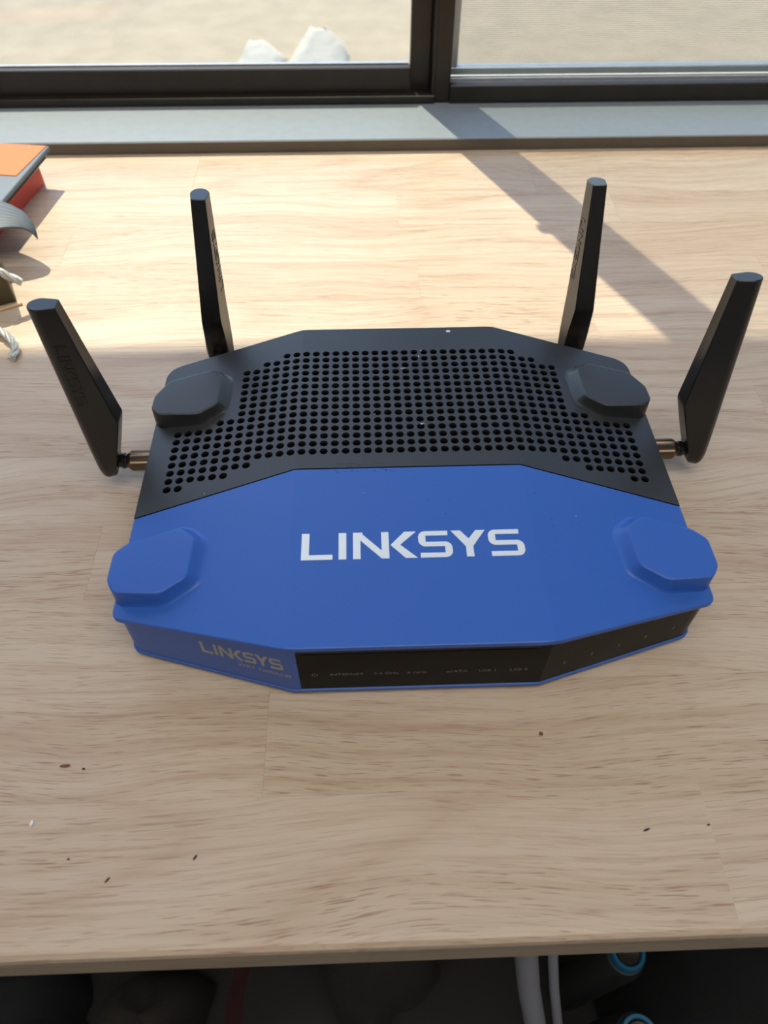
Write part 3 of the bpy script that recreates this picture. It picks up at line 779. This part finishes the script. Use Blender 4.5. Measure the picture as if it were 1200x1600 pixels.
# ------------------------------------------------------------------ below the desk
def cloth_heap(name, cx, cy_, cz, sx, sy, sz, m, label, seed, cat):
    rr = random.Random(seed); n, k = 22, 9; rings = []
    ph = [rr.uniform(0, 6.28) for _ in range(6)]
    for i in range(k + 1):
        t = i / k; a = t * math.pi / 2; rad = math.cos(a) ** .6
        rings.append([])
        for j in range(n):
            b = math.tau * j / n
            f = 1 + .13 * math.sin(3 * b + ph[0] + 2 * t) + .08 * math.sin(5 * b + ph[1]) + .05 * math.sin(9 * b + ph[2] + 4 * t)
            rings[-1].append((sx * max(rad, .03) * f * math.cos(b), sy * max(rad, .03) * f * math.sin(b), sz * math.sin(a) * (1 + .06 * math.sin(2 * b + ph[3]))))
    o = MB().loft(rings).build(name, m, None, True, 80, loc=(cx, cy_, cz))
    return tag(o, label, cat)
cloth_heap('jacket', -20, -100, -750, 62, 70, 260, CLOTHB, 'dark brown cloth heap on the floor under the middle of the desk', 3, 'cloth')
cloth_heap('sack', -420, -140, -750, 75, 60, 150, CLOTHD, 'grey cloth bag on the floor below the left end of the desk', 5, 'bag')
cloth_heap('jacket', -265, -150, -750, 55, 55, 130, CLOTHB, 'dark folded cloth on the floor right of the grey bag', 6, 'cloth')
# red straps
rs = empty('red_strap', (-150, -160, -750)); tag(rs, 'dark red strap hanging down to the floor under the desk', 'strap')
rings = []
for i in range(12):
    t = i / 11; x = -60 + 85 * t + 6 * math.sin(5 * t); yy = -70 + 100 * t; z_ = 10 + 300 * t
    rings.append([(x - 8, yy, z_), (x + 8, yy + 4, z_), (x + 8, yy + 6, z_), (x - 8, yy + 2, z_)])
MB().loft(rings).build('webbing', REDC, rs)
MB().box(-50, -10, -45, -20, 0, 14, 2).build('buckle', DARKW, rs)
# pale grey chair post
ps = empty('stand', (102, -200, -750)); tag(ps, 'pale grey upright metal stand under the desk beside the dark backpack', 'stand')
MB().tube([(16, -30, 8), (2, 0, 340), (-14, 30, 420), (-26, 55, 500)], 8, 16).build('post', LILAC, ps, True)
MB().tube([(32, -30, 8), (18, 0, 340), (4, 30, 420), (-8, 55, 500)], 3.5, 12).build('rod', LILAC, ps, True)
MB().box(-12, 55, -60, 5, 0, 8, 2).build('base', DARKW, ps)
# backpack with mesh panel
bp_ = empty('backpack', (385, -120, -750)); tag(bp_, 'charcoal backpack with a mesh panel on the floor under the right of the desk', 'backpack')
rings = []
for i in range(13):
    t = i / 12; z_ = 430 * t; k = (1 - .35 * t ** 3) * (1 if t < .97 else .8)
    rings.append([(150 * k * math.copysign(abs(math.cos(a)) ** .6, math.cos(a)), 95 * k * math.copysign(abs(math.sin(a)) ** .6, math.sin(a)), z_) for a in [math.tau * j / 28 for j in range(28)]])
MB().loft(rings).build('body', CLOTHD, bp_, True, 60)
w = MB()
for i in range(14):
    z_ = 60 + i * 24; w.tube([(-70, -97 + z_ * z_ * .00004, z_), (0, -102 + z_ * z_ * .00004, z_ + 6), (70, -97 + z_ * z_ * .00004, z_)], 3.5, 6)
tag(w.build('mesh_ribs', DARKW, bp_, True), kind='stuff')
MB().tube([(-120, -20, 428), (-90, -40, 470), (40, -60, 500), (110, -50, 470), (135, -40, 400)], 13, 10).build('shoulder_strap', CLOTHD, bp_, True)
# two flasks with teal collars
for (x, y, z_, lab) in ((203, -132, 0, 'steel flask with a teal collar standing under the desk, the farther of two'), (198, -192, 0, 'steel flask with a teal collar standing under the desk, the nearer of two')):
    b_ = empty('flask', (x, y, -750)); tag(b_, lab, 'flask', 'steel flasks with teal collars')
    def rg(r, z): return [(r * math.cos(math.tau * k / 24), r * math.sin(math.tau * k / 24), z) for k in range(24)]
    MB().loft([rg(19, 0), rg(20, 4), rg(20, 268), rg(17, 280)]).build('body', DARKW, b_, True)
    MB().loft([rg(11, 279), rg(15.5, 280), rg(16, 288), rg(14.5, 291), rg(12, 291), rg(11, 289)], False).build('collar', TEAL, b_, True, 50)
    MB().loft([rg(10.8, 280), rg(10.8, 288), rg(9.5, 290), rg(3, 287)]).build('cap', STEEL, b_, True, 50)
